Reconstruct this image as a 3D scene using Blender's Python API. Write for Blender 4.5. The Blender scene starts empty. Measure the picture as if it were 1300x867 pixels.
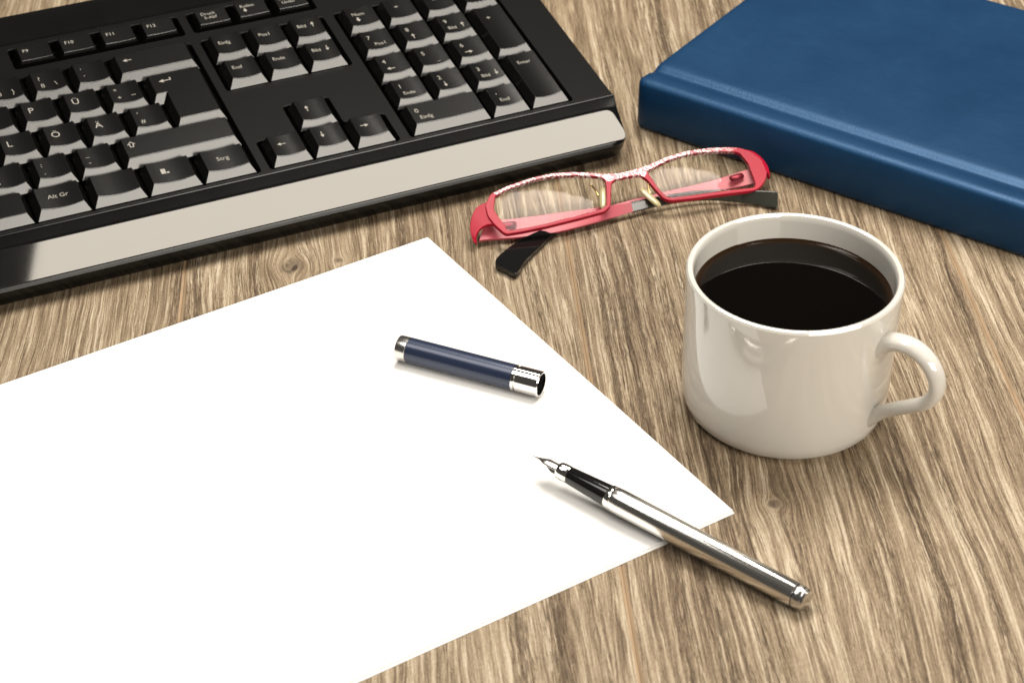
import bpy, bmesh, math, random
from mathutils import Vector, Matrix

# ------------------------------------------------------------------ camera, world, lights
S = 0.001                                   # everything below is written in millimetres
scene = bpy.context.scene
COL = scene.collection
rad = math.radians

cam_d = bpy.data.cameras.new("camera")
cam = bpy.data.objects.new("camera", cam_d)
COL.objects.link(cam)
cam_d.sensor_width = 36.0
cam_d.lens = 71.97
cam_d.clip_start = 0.01
cam_d.clip_end = 50.0
cam.location = (0.0, 0.0, 0.4747)
cam.rotation_euler = (rad(90 - 35.965), 0, 0)
cam_d.dof.use_dof = True
cam_d.dof.focus_distance = 0.80
cam_d.dof.aperture_fstop = 20.0
scene.camera = cam

world = bpy.data.worlds.new("World")
scene.world = world
world.use_nodes = True
bg = world.node_tree.nodes["Background"]
bg.inputs[0].default_value = (1.0, 0.93, 0.84, 1)
bg.inputs[1].default_value = 0.055


def area_light(name, loc, target, sx, sy, power, color):
    d = bpy.data.lights.new(name, 'AREA')
    d.shape = 'RECTANGLE'
    d.size = sx
    d.size_y = sy
    d.energy = power
    d.color = color
    o = bpy.data.objects.new(name, d)
    COL.objects.link(o)
    o.location = loc
    v = Vector(target) - Vector(loc)
    o.rotation_euler = v.to_track_quat('-Z', 'Y').to_euler()
    return o


area_light("softbox_overhead", (0.17, 1.05, 1.0), (0.17, 0.97, 0.0), 0.62, 0.52, 15.0, (1.0, 0.945, 0.860))
area_light("softbox_side", (-0.41, 0.60, 1.0), (-0.2, 0.64, 0.0), 0.42, 0.52, 3.8, (1.0, 0.955, 0.89))
area_light("softbox_front", (0.57, 0.01, 0.46), (-0.10, 0.78, 0.03), 0.75, 0.30, 6.6, (1.0, 0.93, 0.83))

scene.render.engine = 'CYCLES'
scene.view_settings.view_transform = 'Standard'
scene.view_settings.look = 'None'
scene.view_settings.exposure = 0.3
scene.view_settings.gamma = 1.0
scene.cycles.max_bounces = 10
scene.cycles.transparent_max_bounces = 12
scene.cycles.use_denoising = True
scene.cycles.sample_clamp_indirect = 4.0
scene.cycles.caustics_reflective = False
scene.cycles.caustics_refractive = False


# ------------------------------------------------------------------ helpers
def link(o, parent=None):
    COL.objects.link(o)
    if parent is not None:
        o.parent = parent
    return o


def mesh_obj(name, verts, faces, mat=None, parent=None, smooth=True, scale=S):
    me = bpy.data.meshes.new(name)
    me.from_pydata([(v[0] * scale, v[1] * scale, v[2] * scale) for v in verts], [], faces)
    bm = bmesh.new()
    bm.from_mesh(me)
    bmesh.ops.recalc_face_normals(bm, faces=bm.faces)
    bm.to_mesh(me)
    bm.free()
    me.update()
    if smooth:
        me.polygons.foreach_set("use_smooth", [True] * len(me.polygons))
    o = bpy.data.objects.new(name, me)
    if mat is not None:
        for m in (mat if isinstance(mat, (list, tuple)) else [mat]):
            me.materials.append(m)
    return link(o, parent)


def bevel(o, w, seg=2, angle=35, sharp=30):
    m = o.modifiers.new("bevel", 'BEVEL')
    m.width = w * S
    m.segments = seg
    m.limit_method = 'ANGLE'
    m.angle_limit = rad(angle)
    m.harden_normals = True
    return o


def flat_by_angle(o, deg=35):
    """Shade smooth but keep sharp edges above an angle."""
    me = o.data
    bm = bmesh.new()
    bm.from_mesh(me)
    for e in bm.edges:
        e.smooth = not (len(e.link_faces) == 2 and e.calc_face_angle(0) > rad(deg))
    bm.to_mesh(me)
    bm.free()
    me.polygons.foreach_set("use_smooth", [True] * len(me.polygons))
    return o


def empty(name, loc, rz=0.0):
    o = bpy.data.objects.new(name, None)
    o.location = (loc[0] * S, loc[1] * S, loc[2] * S)
    o.rotation_euler = (0, 0, rz)
    o.empty_display_size = 0.02
    return link(o)


def tag(o, label=None, cat=None, group=None, kind=None):
    for k, v in (("label", label), ("category", cat), ("group", group), ("kind", kind)):
        if v:
            o[k] = v
    return o


def lathe(name, prof, n, mat, parent, closed=False):
    """prof: list of (r, z). Revolved round local Z."""
    verts, faces = [], []
    rings = []
    for r, z in prof:
        if r < 1e-6:
            rings.append([len(verts)])
            verts.append((0, 0, z))
        else:
            rings.append(list(range(len(verts), len(verts) + n)))
            for i in range(n):
                a = 2 * math.pi * i / n
                verts.append((r * math.cos(a), r * math.sin(a), z))
    pairs = list(zip(rings, rings[1:]))
    if closed:
        pairs.append((rings[-1], rings[0]))
    for a, b in pairs:
        for i in range(n):
            j = (i + 1) % n
            if len(a) == 1 and len(b) == 1:
                continue
            if len(a) == 1:
                faces.append((a[0], b[i], b[j]))
            elif len(b) == 1:
                faces.append((a[i], a[j], b[0]))
            else:
                faces.append((a[i], a[j], b[j], b[i]))
    return flat_by_angle(mesh_obj(name, verts, faces, mat, parent), 32)


def sweep(name, path, radii, n, mat, parent, up=Vector((0, 0, 1)), caps=True):
    """Tube along path (Vectors, mm); radii: list of (ra along side, rb along normal)."""
    verts, faces = [], []
    m = len(path)
    for k, pnt in enumerate(path):
        t = (path[min(k + 1, m - 1)] - path[max(k - 1, 0)]).normalized()
        side = t.cross(up).normalized()
        nor = side.cross(t).normalized()
        ra, rb = radii[k]
        for i in range(n):
            a = 2 * math.pi * i / n
            verts.append(tuple(pnt + side * (ra * math.cos(a)) + nor * (rb * math.sin(a))))
    for k in range(m - 1):
        for i in range(n):
            j = (i + 1) % n
            faces.append((k * n + i, k * n + j, (k + 1) * n + j, (k + 1) * n + i))
    if caps:
        faces.append(tuple(range(n)))
        faces.append(tuple(range((m - 1) * n, m * n)))
    return mesh_obj(name, verts, faces, mat, parent)


def catmull(pts, n, closed=False):
    out = []
    m = len(pts)
    rng = m if closed else m - 1
    for i in range(rng):
        if closed:
            p = [Vector(pts[(i + d) % m]) for d in (-1, 0, 1, 2)]
        else:
            p = [Vector(pts[max(0, min(m - 1, i + d))]) for d in (-1, 0, 1, 2)]
        for k in range(n):
            t = k / n
            out.append(0.5 * ((2 * p[1]) + (p[2] - p[0]) * t + (2 * p[0] - 5 * p[1] + 4 * p[2] - p[3]) * t * t
                              + (3 * p[1] - p[0] - 3 * p[2] + p[3]) * t ** 3))
    if not closed:
        out.append(Vector(pts[-1]))
    return out


def round_poly(pts, r, n=5):
    """Round the corners of a 2D polygon."""
    out = []
    m = len(pts)
    for i in range(m):
        a, b, c = Vector(pts[i - 1]), Vector(pts[i]), Vector(pts[(i + 1) % m])
        d1, d2 = (a - b), (c - b)
        l = min(r, d1.length * 0.45, d2.length * 0.45)
        p1, p2 = b + d1.normalized() * l, b + d2.normalized() * l
        for k in range(n + 1):
            t = k / n
            out.append(tuple(p1 * (1 - t) ** 2 + b * (2 * t * (1 - t)) + p2 * t * t))
    return out


def plate_mesh(name, splines, half, bev=0.0, res=1):
    """Flat plate with holes from closed 2D outlines, thickness 2*half, edges bevelled."""
    cu = bpy.data.curves.new(name, 'CURVE')
    cu.dimensions = '2D'
    cu.fill_mode = 'BOTH'
    cu.extrude = max(0.0, half - bev) * S
    cu.bevel_depth = bev * S
    cu.bevel_resolution = res
    cu.offset = -bev * S
    for pts in splines:
        sp = cu.splines.new('POLY')
        sp.points.add(len(pts) - 1)
        for q, pnt in zip(sp.points, pts):
            q.co = (pnt[0] * S, pnt[1] * S, 0, 1)
        sp.use_cyclic_u = True
    tmp = bpy.data.objects.new(name, cu)
    COL.objects.link(tmp)
    bpy.context.view_layer.update()
    dg = bpy.context.evaluated_depsgraph_get()
    me = bpy.data.meshes.new_from_object(tmp.evaluated_get(dg))
    bpy.data.objects.remove(tmp)
    bpy.data.curves.remove(cu)
    bm = bmesh.new()
    bm.from_mesh(me)
    bmesh.ops.remove_doubles(bm, verts=bm.verts, dist=1e-6)
    bmesh.ops.recalc_face_normals(bm, faces=bm.faces)
    bm.to_mesh(me)
    bm.free()
    me.name = name
    return me


def text_mesh(body, size):
    cu = bpy.data.curves.new("legend", 'FONT')
    cu.body = body
    cu.size = size * S
    cu.resolution_u = 3
    tmp = bpy.data.objects.new("legend", cu)
    COL.objects.link(tmp)
    bpy.context.view_layer.update()
    dg = bpy.context.evaluated_depsgraph_get()
    me = bpy.data.meshes.new_from_object(tmp.evaluated_get(dg))
    bpy.data.objects.remove(tmp)
    bpy.data.curves.remove(cu)
    vs = [tuple(c / S for c in v.co) for v in me.vertices]
    fs = [tuple(f.vertices) for f in me.polygons]
    bpy.data.meshes.remove(me)
    return vs, fs


# ------------------------------------------------------------------ materials
class N:
    """Small node-graph helper."""

    def __init__(self, name):
        self.m = bpy.data.materials.new(name)
        self.m.use_nodes = True
        self.t = self.m.node_tree
        self.b = self.t.nodes["Principled BSDF"]

    def new(self, typ, **kw):
        n = self.t.nodes.new(typ)
        for k, v in kw.items():
            setattr(n, k, v)
        return n

    def put(self, sock, v):
        if hasattr(v, "is_output"):
            self.t.links.new(v, sock)
        elif isinstance(v, (tuple, list)) and len(v) == 3 and sock.type == 'RGBA':
            sock.default_value = (*v, 1)
        else:
            sock.default_value = v

    def math(self, op, a, b=0.0, c=0.0, clamp=False):
        n = self.new('ShaderNodeMath', operation=op, use_clamp=clamp)
        for i, v in enumerate((a, b, c)):
            self.put(n.inputs[i], v)
        return n.outputs[0]

    def xyz(self, x, y, z):
        n = self.new('ShaderNodeCombineXYZ')
        for i, v in enumerate((x, y, z)):
            self.put(n.inputs[i], v)
        return n.outputs[0]

    def noise(self, vec, scale=1.0, detail=2.0, rough=0.5, dist=0.0):
        n = self.new('ShaderNodeTexNoise')
        self.put(n.inputs['Vector'], vec)
        n.inputs['Scale'].default_value = scale
        n.inputs['Detail'].default_value = detail
        n.inputs['Roughness'].default_value = rough
        n.inputs['Distortion'].default_value = dist
        return n.outputs['Fac']

    def ramp(self, fac, stops, interp='LINEAR'):
        n = self.new('ShaderNodeValToRGB')
        n.color_ramp.interpolation = interp
        el = n.color_ramp.elements
        while len(el) < len(stops):
            el.new(0.5)
        for e, (p, c) in zip(el, stops):
            e.position = p
            e.color = (*c, 1) if len(c) == 3 else c
        self.put(n.inputs[0], fac)
        return n.outputs[0]

    def mix(self, fac, a, b, blend='MIX'):
        n = self.new('ShaderNodeMix', data_type='RGBA', blend_type=blend)
        self.put(n.inputs[0], fac)
        self.put(n.inputs[6], a)
        self.put(n.inputs[7], b)
        return n.outputs[2]

    def maprange(self, v, a, b, c=0.0, d=1.0):
        n = self.new('ShaderNodeMapRange', interpolation_type='SMOOTHSTEP')
        for i, q in enumerate((v, a, b, c, d)):
            self.put(n.inputs[i], q)
        return n.outputs[0]

    def bump(self, h, dist, strength=1.0):
        n = self.new('ShaderNodeBump')
        n.inputs['Strength'].default_value = strength
        n.inputs['Distance'].default_value = dist
        self.put(n.inputs['Height'], h)
        self.t.links.new(n.outputs[0], self.b.inputs['Normal'])

    def coord(self, which='Object'):
        return self.new('ShaderNodeTexCoord').outputs[which]

    def set(self, **kw):
        for k, v in kw.items():
            self.put(self.b.inputs[k.replace('_', ' ')], v)
        return self


def mat_simple(name, color, rough, metal=0.0, spec=0.5, coat=0.0, vary=0.0, bump=0.0, bscale=900.0):
    n = N(name)
    n.set(Roughness=rough, Metallic=metal, Specular_IOR_Level=spec)
    n.b.inputs['Coat Weight'].default_value = coat
    co = n.coord()
    f = n.noise(co, bscale, 3, 0.6)
    if vary:
        g = n.noise(co, 35.0, 4, 0.6)
        n.put(n.b.inputs['Base Color'], n.mix(n.maprange(g, 0.3, 0.7), tuple(c * (1 - vary) for c in color),
                                              tuple(min(1, c * (1 + vary)) for c in color)))
        n.put(n.b.inputs['Roughness'], n.maprange(g, 0.25, 0.75, rough * (1 - vary * 0.6), rough * (1 + vary * 0.6)))
    else:
        n.put(n.b.inputs['Base Color'], color)
    if bump:
        n.bump(f, bump * S)
    return n.m


def mat_wood(name, seed, knots):
    n = N(name)
    sep = n.new('ShaderNodeSeparateXYZ')
    n.put(sep.inputs[0], n.coord())
    x = n.math('MULTIPLY', sep.outputs[0], 1000.0)
    y = n.math('MULTIPLY', sep.outputs[1], 1000.0)
    sd = seed * 37.3
    w1 = n.noise(n.xyz(n.math('MULTIPLY', x, 0.010), n.math('MULTIPLY', y, 0.0038), sd), 1.0, 2, 0.5)
    w2 = n.noise(n.xyz(n.math('MULTIPLY', x, 0.07), n.math('MULTIPLY', y, 0.016), sd + 5), 1.0, 2, 0.55)
    w3 = n.noise(n.xyz(n.math('MULTIPLY', x, 0.30), n.math('MULTIPLY', y, 0.085), sd + 9), 1.0, 2, 0.55)
    psi = n.math('ADD', x, n.math('MULTIPLY', n.math('SUBTRACT', w1, 0.5), 20.0))
    psi = n.math('ADD', psi, n.math('MULTIPLY', n.math('SUBTRACT', w2, 0.5), 3.0))
    psi = n.math('ADD', psi, n.math('MULTIPLY', n.math('SUBTRACT', w3, 0.5), 0.9))
    core = None
    for kx, ky, R, st in knots:
        dx = n.math('SUBTRACT', x, kx)
        dy = n.math('DIVIDE', n.math('SUBTRACT', y, ky), st)
        r2 = n.math('ADD', n.math('MULTIPLY', dx, dx), n.math('MULTIPLY', dy, dy))
        q = n.math('DIVIDE', R * R, n.math('ADD', r2, R * R * 0.75))
        psi = n.math('SUBTRACT', psi, n.math('MULTIPLY', dx, q))
        wob = n.math('MULTIPLY', n.math('SUBTRACT', w3, 0.5), R * R * 0.9)
        c = n.maprange(n.math('ADD', r2, wob), R * R * 0.05, R * R * 0.85, 1.0, 0.0)
        core = c if core is None else n.math('MAXIMUM', core, c)

    def streak(ax, ay, off, detail, rough):
        return n.noise(n.xyz(n.math('MULTIPLY', psi, ax), n.math('MULTIPLY', y, ay), sd + off), 1.0, detail, rough)

    ring = streak(0.17, 0.0040, 11, 2, 0.5)          # growth rings, 6-7 mm
    mid = streak(0.66, 0.012, 17, 3, 0.6)            # brushed ridges, 2 mm
    fine = streak(2.0, 0.048, 23, 3, 0.65)           # fibres
    tick = streak(2.5, 0.15, 29, 2, 0.6)             # short pores
    grit = n.noise(n.xyz(n.math('MULTIPLY', x, 4.5), n.math("MULTIPLY", y, 0.8), sd), 1.0, 2, 0.7)
    broad = n.noise(n.xyz(n.math('MULTIPLY', x, 0.016), n.math('MULTIPLY', y, 0.006), sd + 31), 1.0, 2, 0.5)

    rn = streak(0.21, 0.0055, 41, 1.5, 0.5)
    rb = n.math('ABSOLUTE', n.math('SUBTRACT', n.math('MULTIPLY_ADD', n.math('SUBTRACT', fine, 0.5), 0.10, rn), 0.5))
    pale = n.maprange(rb, 0.0, 0.040, 1.0, 0.0)
    rn2 = streak(0.26, 0.0070, 53, 1.5, 0.5)
    rd = n.math('ABSOLUTE', n.math('SUBTRACT', n.math('MULTIPLY_ADD', n.math('SUBTRACT', tick, 0.5), 0.08, rn2), 0.5))
    darkl = n.maprange(rd, 0.0, 0.026, 1.0, 0.0)
    v = n.math('MULTIPLY', n.math('SUBTRACT', ring, 0.5), 0.45)
    v = n.math('MULTIPLY_ADD', n.math('SUBTRACT', mid, 0.5), 0.95, v)
    v = n.math('MULTIPLY_ADD', n.math('SUBTRACT', fine, 0.5), 1.10, v)
    v = n.math('MULTIPLY_ADD', n.math('SUBTRACT', grit, 0.5), 0.65, v)
    v = n.math('MULTIPLY_ADD', n.math('SUBTRACT', broad, 0.5), 0.42, v)
    v = n.math('MULTIPLY_ADD', v, 0.92, 0.555)
    v = n.math('MULTIPLY_ADD', pale, 0.20, v)
    v = n.math('MULTIPLY_ADD', darkl, -0.13, v)
    col = n.ramp(v, [(0.08, (0.0404, 0.0266, 0.0161)), (0.33, (0.1211, 0.0815, 0.0490)), (0.52, (0.2237, 0.1622, 0.1006)),
                     (0.70, (0.3509, 0.2702, 0.1781)), (0.95, (0.5526, 0.4651, 0.3473))])
    fleck = n.maprange(n.math('MULTIPLY_ADD', tick, 0.5, n.math('MULTIPLY', mid, 0.5)), 0.57, 0.66)
    col = n.mix(n.math('MULTIPLY', fleck, 0.55), col, (0.5790, 0.4873, 0.3651))
    pore = n.maprange(n.math('MULTIPLY_ADD', tick, 0.55, n.math('MULTIPLY', ring, 0.45)), 0.435, 0.36)
    col = n.mix(n.math('MULTIPLY', pore, 0.52), col, (0.0439, 0.0266, 0.0169))
    if core is not None:
        kk = n.math('MULTIPLY', core, n.maprange(fine, 0.25, 0.6, 1.0, 0.55))
        col = n.mix(kk, col, (0.040, 0.024, 0.015))
    n.put(n.b.inputs['Base Color'], col)
    n.put(n.b.inputs['Roughness'], n.maprange(v, 0.2, 0.8, 0.62, 0.45))
    n.b.inputs['Specular IOR Level'].default_value = 0.35
    h = n.math('SUBTRACT', v, n.math('MULTIPLY', pore, 0.5))
    n.bump(h, 0.00045, 0.9)
    return n.m


M = {}
M['seam'] = mat_simple("plank_bevel", (0.30, 0.205, 0.120), 0.6, vary=0.15)
M['key'] = mat_simple("key_plastic", (0.0030, 0.0029, 0.0027), 0.205, spec=0.62, bump=0.012, bscale=2500)
M['deck'] = mat_simple("deck_plastic", (0.0045, 0.0044, 0.0042), 0.33, spec=0.15, bump=0.01, bscale=3000)
M['body'] = mat_simple("body_plastic", (0.004, 0.004, 0.004), 0.22, spec=0.2, vary=0.1)
M['well'] = mat_simple("well_plastic", (0.004, 0.004, 0.004), 0.7)
M['gloss'] = mat_simple("gloss_black", (0.008, 0.008, 0.008), 0.04, spec=0.40, vary=0.12, bump=0.0006, bscale=60)
M['legend'] = mat_simple("legend_print", (0.28, 0.26, 0.225), 0.6)
M['paper'] = mat_simple("paper", (0.90, 0.89, 0.87), 0.85, spec=0.2, bump=0.01, bscale=1500)
M['porcelain'] = mat_simple("porcelain", (0.605, 0.585, 0.540), 0.07, spec=0.5, coat=0.5)


def mat_coffee():
    n = N("coffee")
    sep = n.new('ShaderNodeSeparateXYZ')
    n.put(sep.inputs[0], n.coord())
    r = n.math('SQRT', n.math('ADD', n.math('POWER', sep.outputs[0], 2.0), n.math('POWER', sep.outputs[1], 2.0)))
    col = n.ramp(n.maprange(r, 0.0315, 0.0364), [(0.0, (0.0012, 0.0008, 0.0005)), (0.55, (0.006, 0.003, 0.0015)), (1.0, (0.030, 0.016, 0.008))])
    n.put(n.b.inputs['Base Color'], col)
    n.set(Roughness=0.015)
    n.b.inputs['IOR'].default_value = 1.33
    return n.m


M['coffee'] = mat_coffee()
M['chrome'] = mat_simple("chrome", (0.82, 0.80, 0.77), 0.06, metal=1.0)
M['satin'] = mat_simple('satin_chrome', (0.66, 0.64, 0.61), 0.22, metal=1.0)
M['blue_lacquer'] = mat_simple("blue_lacquer", (0.020, 0.030, 0.064), 0.30, metal=0.25, coat=0.3, bump=0.006, bscale=4000)
M['black_gloss'] = mat_simple("black_resin", (0.006, 0.006, 0.006), 0.10)
M['inside'] = mat_simple("dark_inside", (0.010, 0.010, 0.011), 0.4)
M['pages'] = mat_simple("page_block", (0.72, 0.68, 0.60), 0.8)
M['red'] = mat_simple("red_metal", (0.32, 0.006, 0.023), 0.32, metal=0.0, spec=0.16, vary=0.1)
M['pink'] = mat_simple("pink_metal", (0.50, 0.09, 0.12), 0.45, metal=0.0, vary=0.08)
M['gold'] = mat_simple("gold_wire", (0.62, 0.45, 0.18), 0.25, metal=1.0)
M['hinge'] = mat_simple("hinge_metal", (0.22, 0.02, 0.035), 0.35, metal=0.6)


def mat_brushed():
    n = N("brushed_steel")
    sep = n.new('ShaderNodeSeparateXYZ')
    n.put(sep.inputs[0], n.coord())
    f = n.noise(n.xyz(n.math('MULTIPLY', sep.outputs[0], 2600.0), n.math('MULTIPLY', sep.outputs[1], 2600.0),
                      n.math('MULTIPLY', sep.outputs[2], 5.0)), 1.0, 3, 0.6)
    n.set(Base_Color=(0.78, 0.76, 0.72), Metallic=1.0)
    n.put(n.b.inputs['Roughness'], n.maprange(f, 0.3, 0.7, 0.15, 0.24))
    n.bump(f, 0.000009)
    return n.m


def mat_leather():
    n = N("blue_leather")
    co = n.coord()
    a = n.noise(co, 22.0, 5, 0.6, 0.4)
    b = n.noise(co, 160.0, 4, 0.6)
    v = n.new('ShaderNodeTexVoronoi')
    n.put(v.inputs['Vector'], co)
    v.inputs['Scale'].default_value = 1100.0
    col = n.ramp(n.math('MULTIPLY_ADD', b, 0.3, n.math('MULTIPLY', a, 0.7)),
                 [(0.34, (0.0036, 0.0240, 0.066)), (0.52, (0.0042, 0.0268, 0.073)), (0.66, (0.0050, 0.0300, 0.080))])
    n.put(n.b.inputs['Base Color'], col)
    n.put(n.b.inputs['Roughness'], n.maprange(a, 0.3, 0.7, 0.40, 0.46))
    n.b.inputs['Specular IOR Level'].default_value = 0.55
    n.b.inputs['Specular Tint'].default_value = (0.30, 0.58, 1.0, 1)
    h = n.math('MULTIPLY_ADD', v.outputs['Distance'], 0.5, n.math('MULTIPLY', b, 1.2))
    n.bump(h, 0.00010, 0.8)
    return n.m


def mat_zebra():
    n = N("striped_red_enamel")
    co = n.coord()
    sep = n.new('ShaderNodeSeparateXYZ')
    n.put(sep.inputs[0], co)
    wob = n.noise(co, 210.0, 2, 0.6)
    wid = n.noise(co, 420.0, 1, 0.5)
    d = n.math('ADD', n.math('MULTIPLY', sep.outputs[0], 760.0), n.math('MULTIPLY', sep.outputs[1], 300.0))
    d = n.math('ADD', d, n.math('MULTIPLY', wob, 10.0))
    s = n.math('SINE', n.math('MULTIPLY', d, 3.14159))
    stripe = n.maprange(n.math('MULTIPLY_ADD', n.math('SUBTRACT', wid, 0.5), 2.2, s), 0.05, 0.4)
    ax = n.math('ABSOLUTE', n.math('ADD', sep.outputs[0], 0.006))
    fade = n.maprange(ax, 0.066, 0.045)
    stripe = n.math('MULTIPLY', stripe, fade)
    n.put(n.b.inputs['Base Color'], n.mix(stripe, (0.27, 0.008, 0.022), (0.68, 0.53, 0.51)))
    n.set(Roughness=0.30, Metallic=0.1)
    n.b.inputs['Coat Weight'].default_value = 0.3
    return n.m


def mat_thin_glass():
    n = N("lens_glass")
    t = n.t
    t.nodes.remove(n.b)
    out = [k for k in t.nodes if k.type == 'OUTPUT_MATERIAL'][0]
    tr = n.new('ShaderNodeBsdfTransparent')
    tr.inputs[0].default_value = (0.955, 0.955, 0.945, 1)
    gl = n.new('ShaderNodeBsdfGlossy')
    gl.inputs['Color'].default_value = (1.0, 0.93, 0.96, 1)
    gl.inputs['Roughness'].default_value = 0.02
    fr = n.new('ShaderNodeFresnel')
    fr.inputs[0].default_value = 1.14
    mx = n.new('ShaderNodeMixShader')
    t.links.new(fr.outputs[0], mx.inputs[0])
    t.links.new(tr.outputs[0], mx.inputs[1])
    t.links.new(gl.outputs[0], mx.inputs[2])
    t.links.new(mx.outputs[0], out.inputs[0])
    return n.m


def mat_smoke():
    n = N("smoky_acetate")
    n.set(Base_Color=(0.045, 0.047, 0.038), Roughness=0.12)
    n.b.inputs['Transmission Weight'].default_value = 0.45
    return n.m


M['steel'] = mat_brushed()
M['leather'] = mat_leather()
M['zebra'] = mat_zebra()
M['lens'] = mat_thin_glass()
M['tip'] = mat_simple('black_acetate', (0.006, 0.006, 0.006), 0.09)
M['smoke'] = mat_smoke()
M['pad'] = mat_simple("nose_pad_resin", (0.42, 0.36, 0.20), 0.15)

# ------------------------------------------------------------------ the table: planks
table = tag(empty("table_surface", (0, 0, 0), rad(4.0)), kind='structure')
PW = 160.0
Q0 = 74.0
knots = {0: [(-22.0, -252.0, 3.2, 1.0), (38.0, -120.0, 1.6, 1.6)],
         -1: [(-36.0, -88.0, 6.0, 1.3), (-16.5, -85.0, 2.2, 1.2), (20.0, -390.0, 4.0, 2.0)],
         1: [(30.0, 120.0, 5.0, 2.2)], -2: [(20.0, 60.0, 6.0, 2.0)], 2: [(-30.0, 20.0, 6.0, 2.0)]}
for k in range(-4, 4):
    c = Q0 + PW * (k + 0.5)
    hw, hl, th, bw, bd = PW / 2 - 0.06, 650.0, 12.0, 0.95, 0.45
    prof = [(-hw, -th), (-hw, -bd), (-hw + bw, 0), (hw - bw, 0), (hw, -bd), (hw, -th)]
    vs = [(px, -hl, pz) for px, pz in prof] + [(px, hl, pz) for px, pz in prof]
    fs = [(i, (i + 1) % 6, 6 + (i + 1) % 6, 6 + i) for i in range(6)] + [tuple(range(6)), tuple(range(6, 12))]
    o = mesh_obj("plank", vs, fs, [mat_wood("wood_%d" % (k + 5), k + 5.0, knots.get(k, [])), M['seam']], table, smooth=False)
    for f in o.data.polygons:
        if 0.2 < abs(f.normal.x) < 0.95:
            f.material_index = 1
    o.location = (c * S, 800 * S, 0)

# ------------------------------------------------------------------ keyboard
ANG, TILT = rad(24.754), rad(9.40)
OX, OY, OZ = -41.46, 778.07, 27.16
U = 19.05
CT, ST = math.cos(TILT), math.sin(TILT)
OFF = {'main': -356.68, 'nav': -64.47, 'num': 0.0}
kb = tag(empty("keyboard", (OX, OY, 0), ANG), "black computer keyboard with glossy front panel lying behind the sheets of paper", "keyboard")


def kpt(x, y, h):
    return (x, y * CT - h * ST, OZ + y * ST + h * CT)


def to_deck(o, x, y, h):
    o.location = tuple(v * S for v in kpt(x, y, h))
    o.rotation_euler = (TILT, 0, 0)
    return o


# body: profile (s, z) swept along x, plan corners rounded
def prof_kb(y, h):
    q = kpt(0, y, h)
    return (q[1], q[2])


XL, XR = -376.0, 93.4
HD = -3.4                               # deck surface below the key tops' front edges
body_prof = [(-20.6, 0.6), (-22.6, 1.3), (-24.6, 3.6), (-26.7, 8.4), (-26.9, 9.8), (-26.3, 11.0), (-9.6, 18.35), (-9.0, 18.9), (-8.8, 19.17), (-6.5, 22.25), (-6.35, 22.45), (-6.0, 22.76), (-5.6, 22.93), (-5.2, 22.97), (-4.9, 22.88),
             (-4.75, 22.5), prof_kb(-5.0, -9), prof_kb(117.0, -9), prof_kb(117.4, HD - 0.2), prof_kb(118.2, HD + 0.5),
             prof_kb(136, HD + 0.4), prof_kb(140.0, HD - 1.0), prof_kb(142.2, HD - 4.0), prof_kb(143.0, -20.0), prof_kb(140.0, -23.0), (16.0, 3.0)]
verts, faces = [], []
CR = 11.0
xs = []
for k in range(9):
    a = math.pi / 2 * k / 8
    xs.append((XL + CR * (1 - math.sin(a)) if False else XL + CR * (1 - math.cos(a)), CR * (1 - math.sin(a))))
xs_r = [(XL + XR - x, d) for x, d in reversed(xs)]
slices = xs + xs_r
npf = len(body_prof)
for x, d in slices:
    for s, z in body_prof:
        w = max(0.0, min(1.0, (-s - 8.5) / 14.0))
        wb = 1.0 if s > 135 else 0.0
        verts.append((x, s + d * w - 0.6 * d * wb, z))
ns = len(slices)
for k in range(ns - 1):
    for i in range(npf):
        j = (i + 1) % npf
        faces.append((k * npf + i, k * npf + j, (k + 1) * npf + j, (k + 1) * npf + i))
faces.append(tuple(range(npf)))
faces.append(tuple(range((ns - 1) * npf, ns * npf)))
body = flat_by_angle(mesh_obj("body", verts, faces, M['body'], kb), 24)

for fx in (-330.0, 50.0):      # folded-out rear feet
    z1 = prof_kb(115, -20)
    mesh_obj("foot", [(fx + a, z1[0] + b, z) for z in (0.0, z1[1] + 1) for a, b in ((-14, -4), (14, -4), (14, 4), (-14, 4))],
             [(0, 1, 2, 3), (4, 5, 6, 7), (0, 1, 5, 4), (1, 2, 6, 5), (2, 3, 7, 6), (3, 0, 4, 7)], M['body'], kb, smooth=False)

# glossy inlay panel on the sloping front
pa, pb = Vector((0, -25.75, 11.25)), Vector((0, -9.95, 18.2))
pv = (pb - pa).normalized()
pn = Vector((0, -pv.z, pv.y))
plen = (pb - pa).length
out = round_poly([(XL + 5, 0), (XR - 3.8, 0), (XR - 2.4, 4.0), (XR - 3.6, plen), (XL + 4, plen)], 3.6, 6)
pm = plate_mesh("glossy_panel", [out], 0.35, 0.12)
M['gloss'].node_tree.nodes['Principled BSDF'].inputs['Specular Tint'].default_value = (1.0, 0.955, 0.88, 1)
panel = link(bpy.data.objects.new("glossy_panel", pm), kb)
pm.materials.append(M['gloss'])
panel.location = tuple((pa + pn * 0.10) * S)
panel.rotation_euler = (math.atan2(pv.z, pv.y), 0, 0)
tag(panel, "mirror-glossy strip along the keyboard's front slope")

# deck with the key wells
KF, KS = 3.0, -3.9                      # key front: run and drop of the slope
TW, TD, BI = 13.2, 12.8, 2.4          # key top width, depth, side inset of the base


def well(block, c0, c1, r0, r1):
    m = 1.7
    x0 = OFF[block] + c0 * U - BI - m
    x1 = OFF[block] + c1 * U - (U - TW) + BI + m
    y1 = (4 - r0) * U + TD + 1.2 + m
    y0 = (4 - r1) * U - KF - 1.0
    return x0, x1, y0, y1


def rect(x0, x1, y0, y1):
    return [(x0, y0), (x1, y0), (x1, y1), (x0, y1)]


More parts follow.
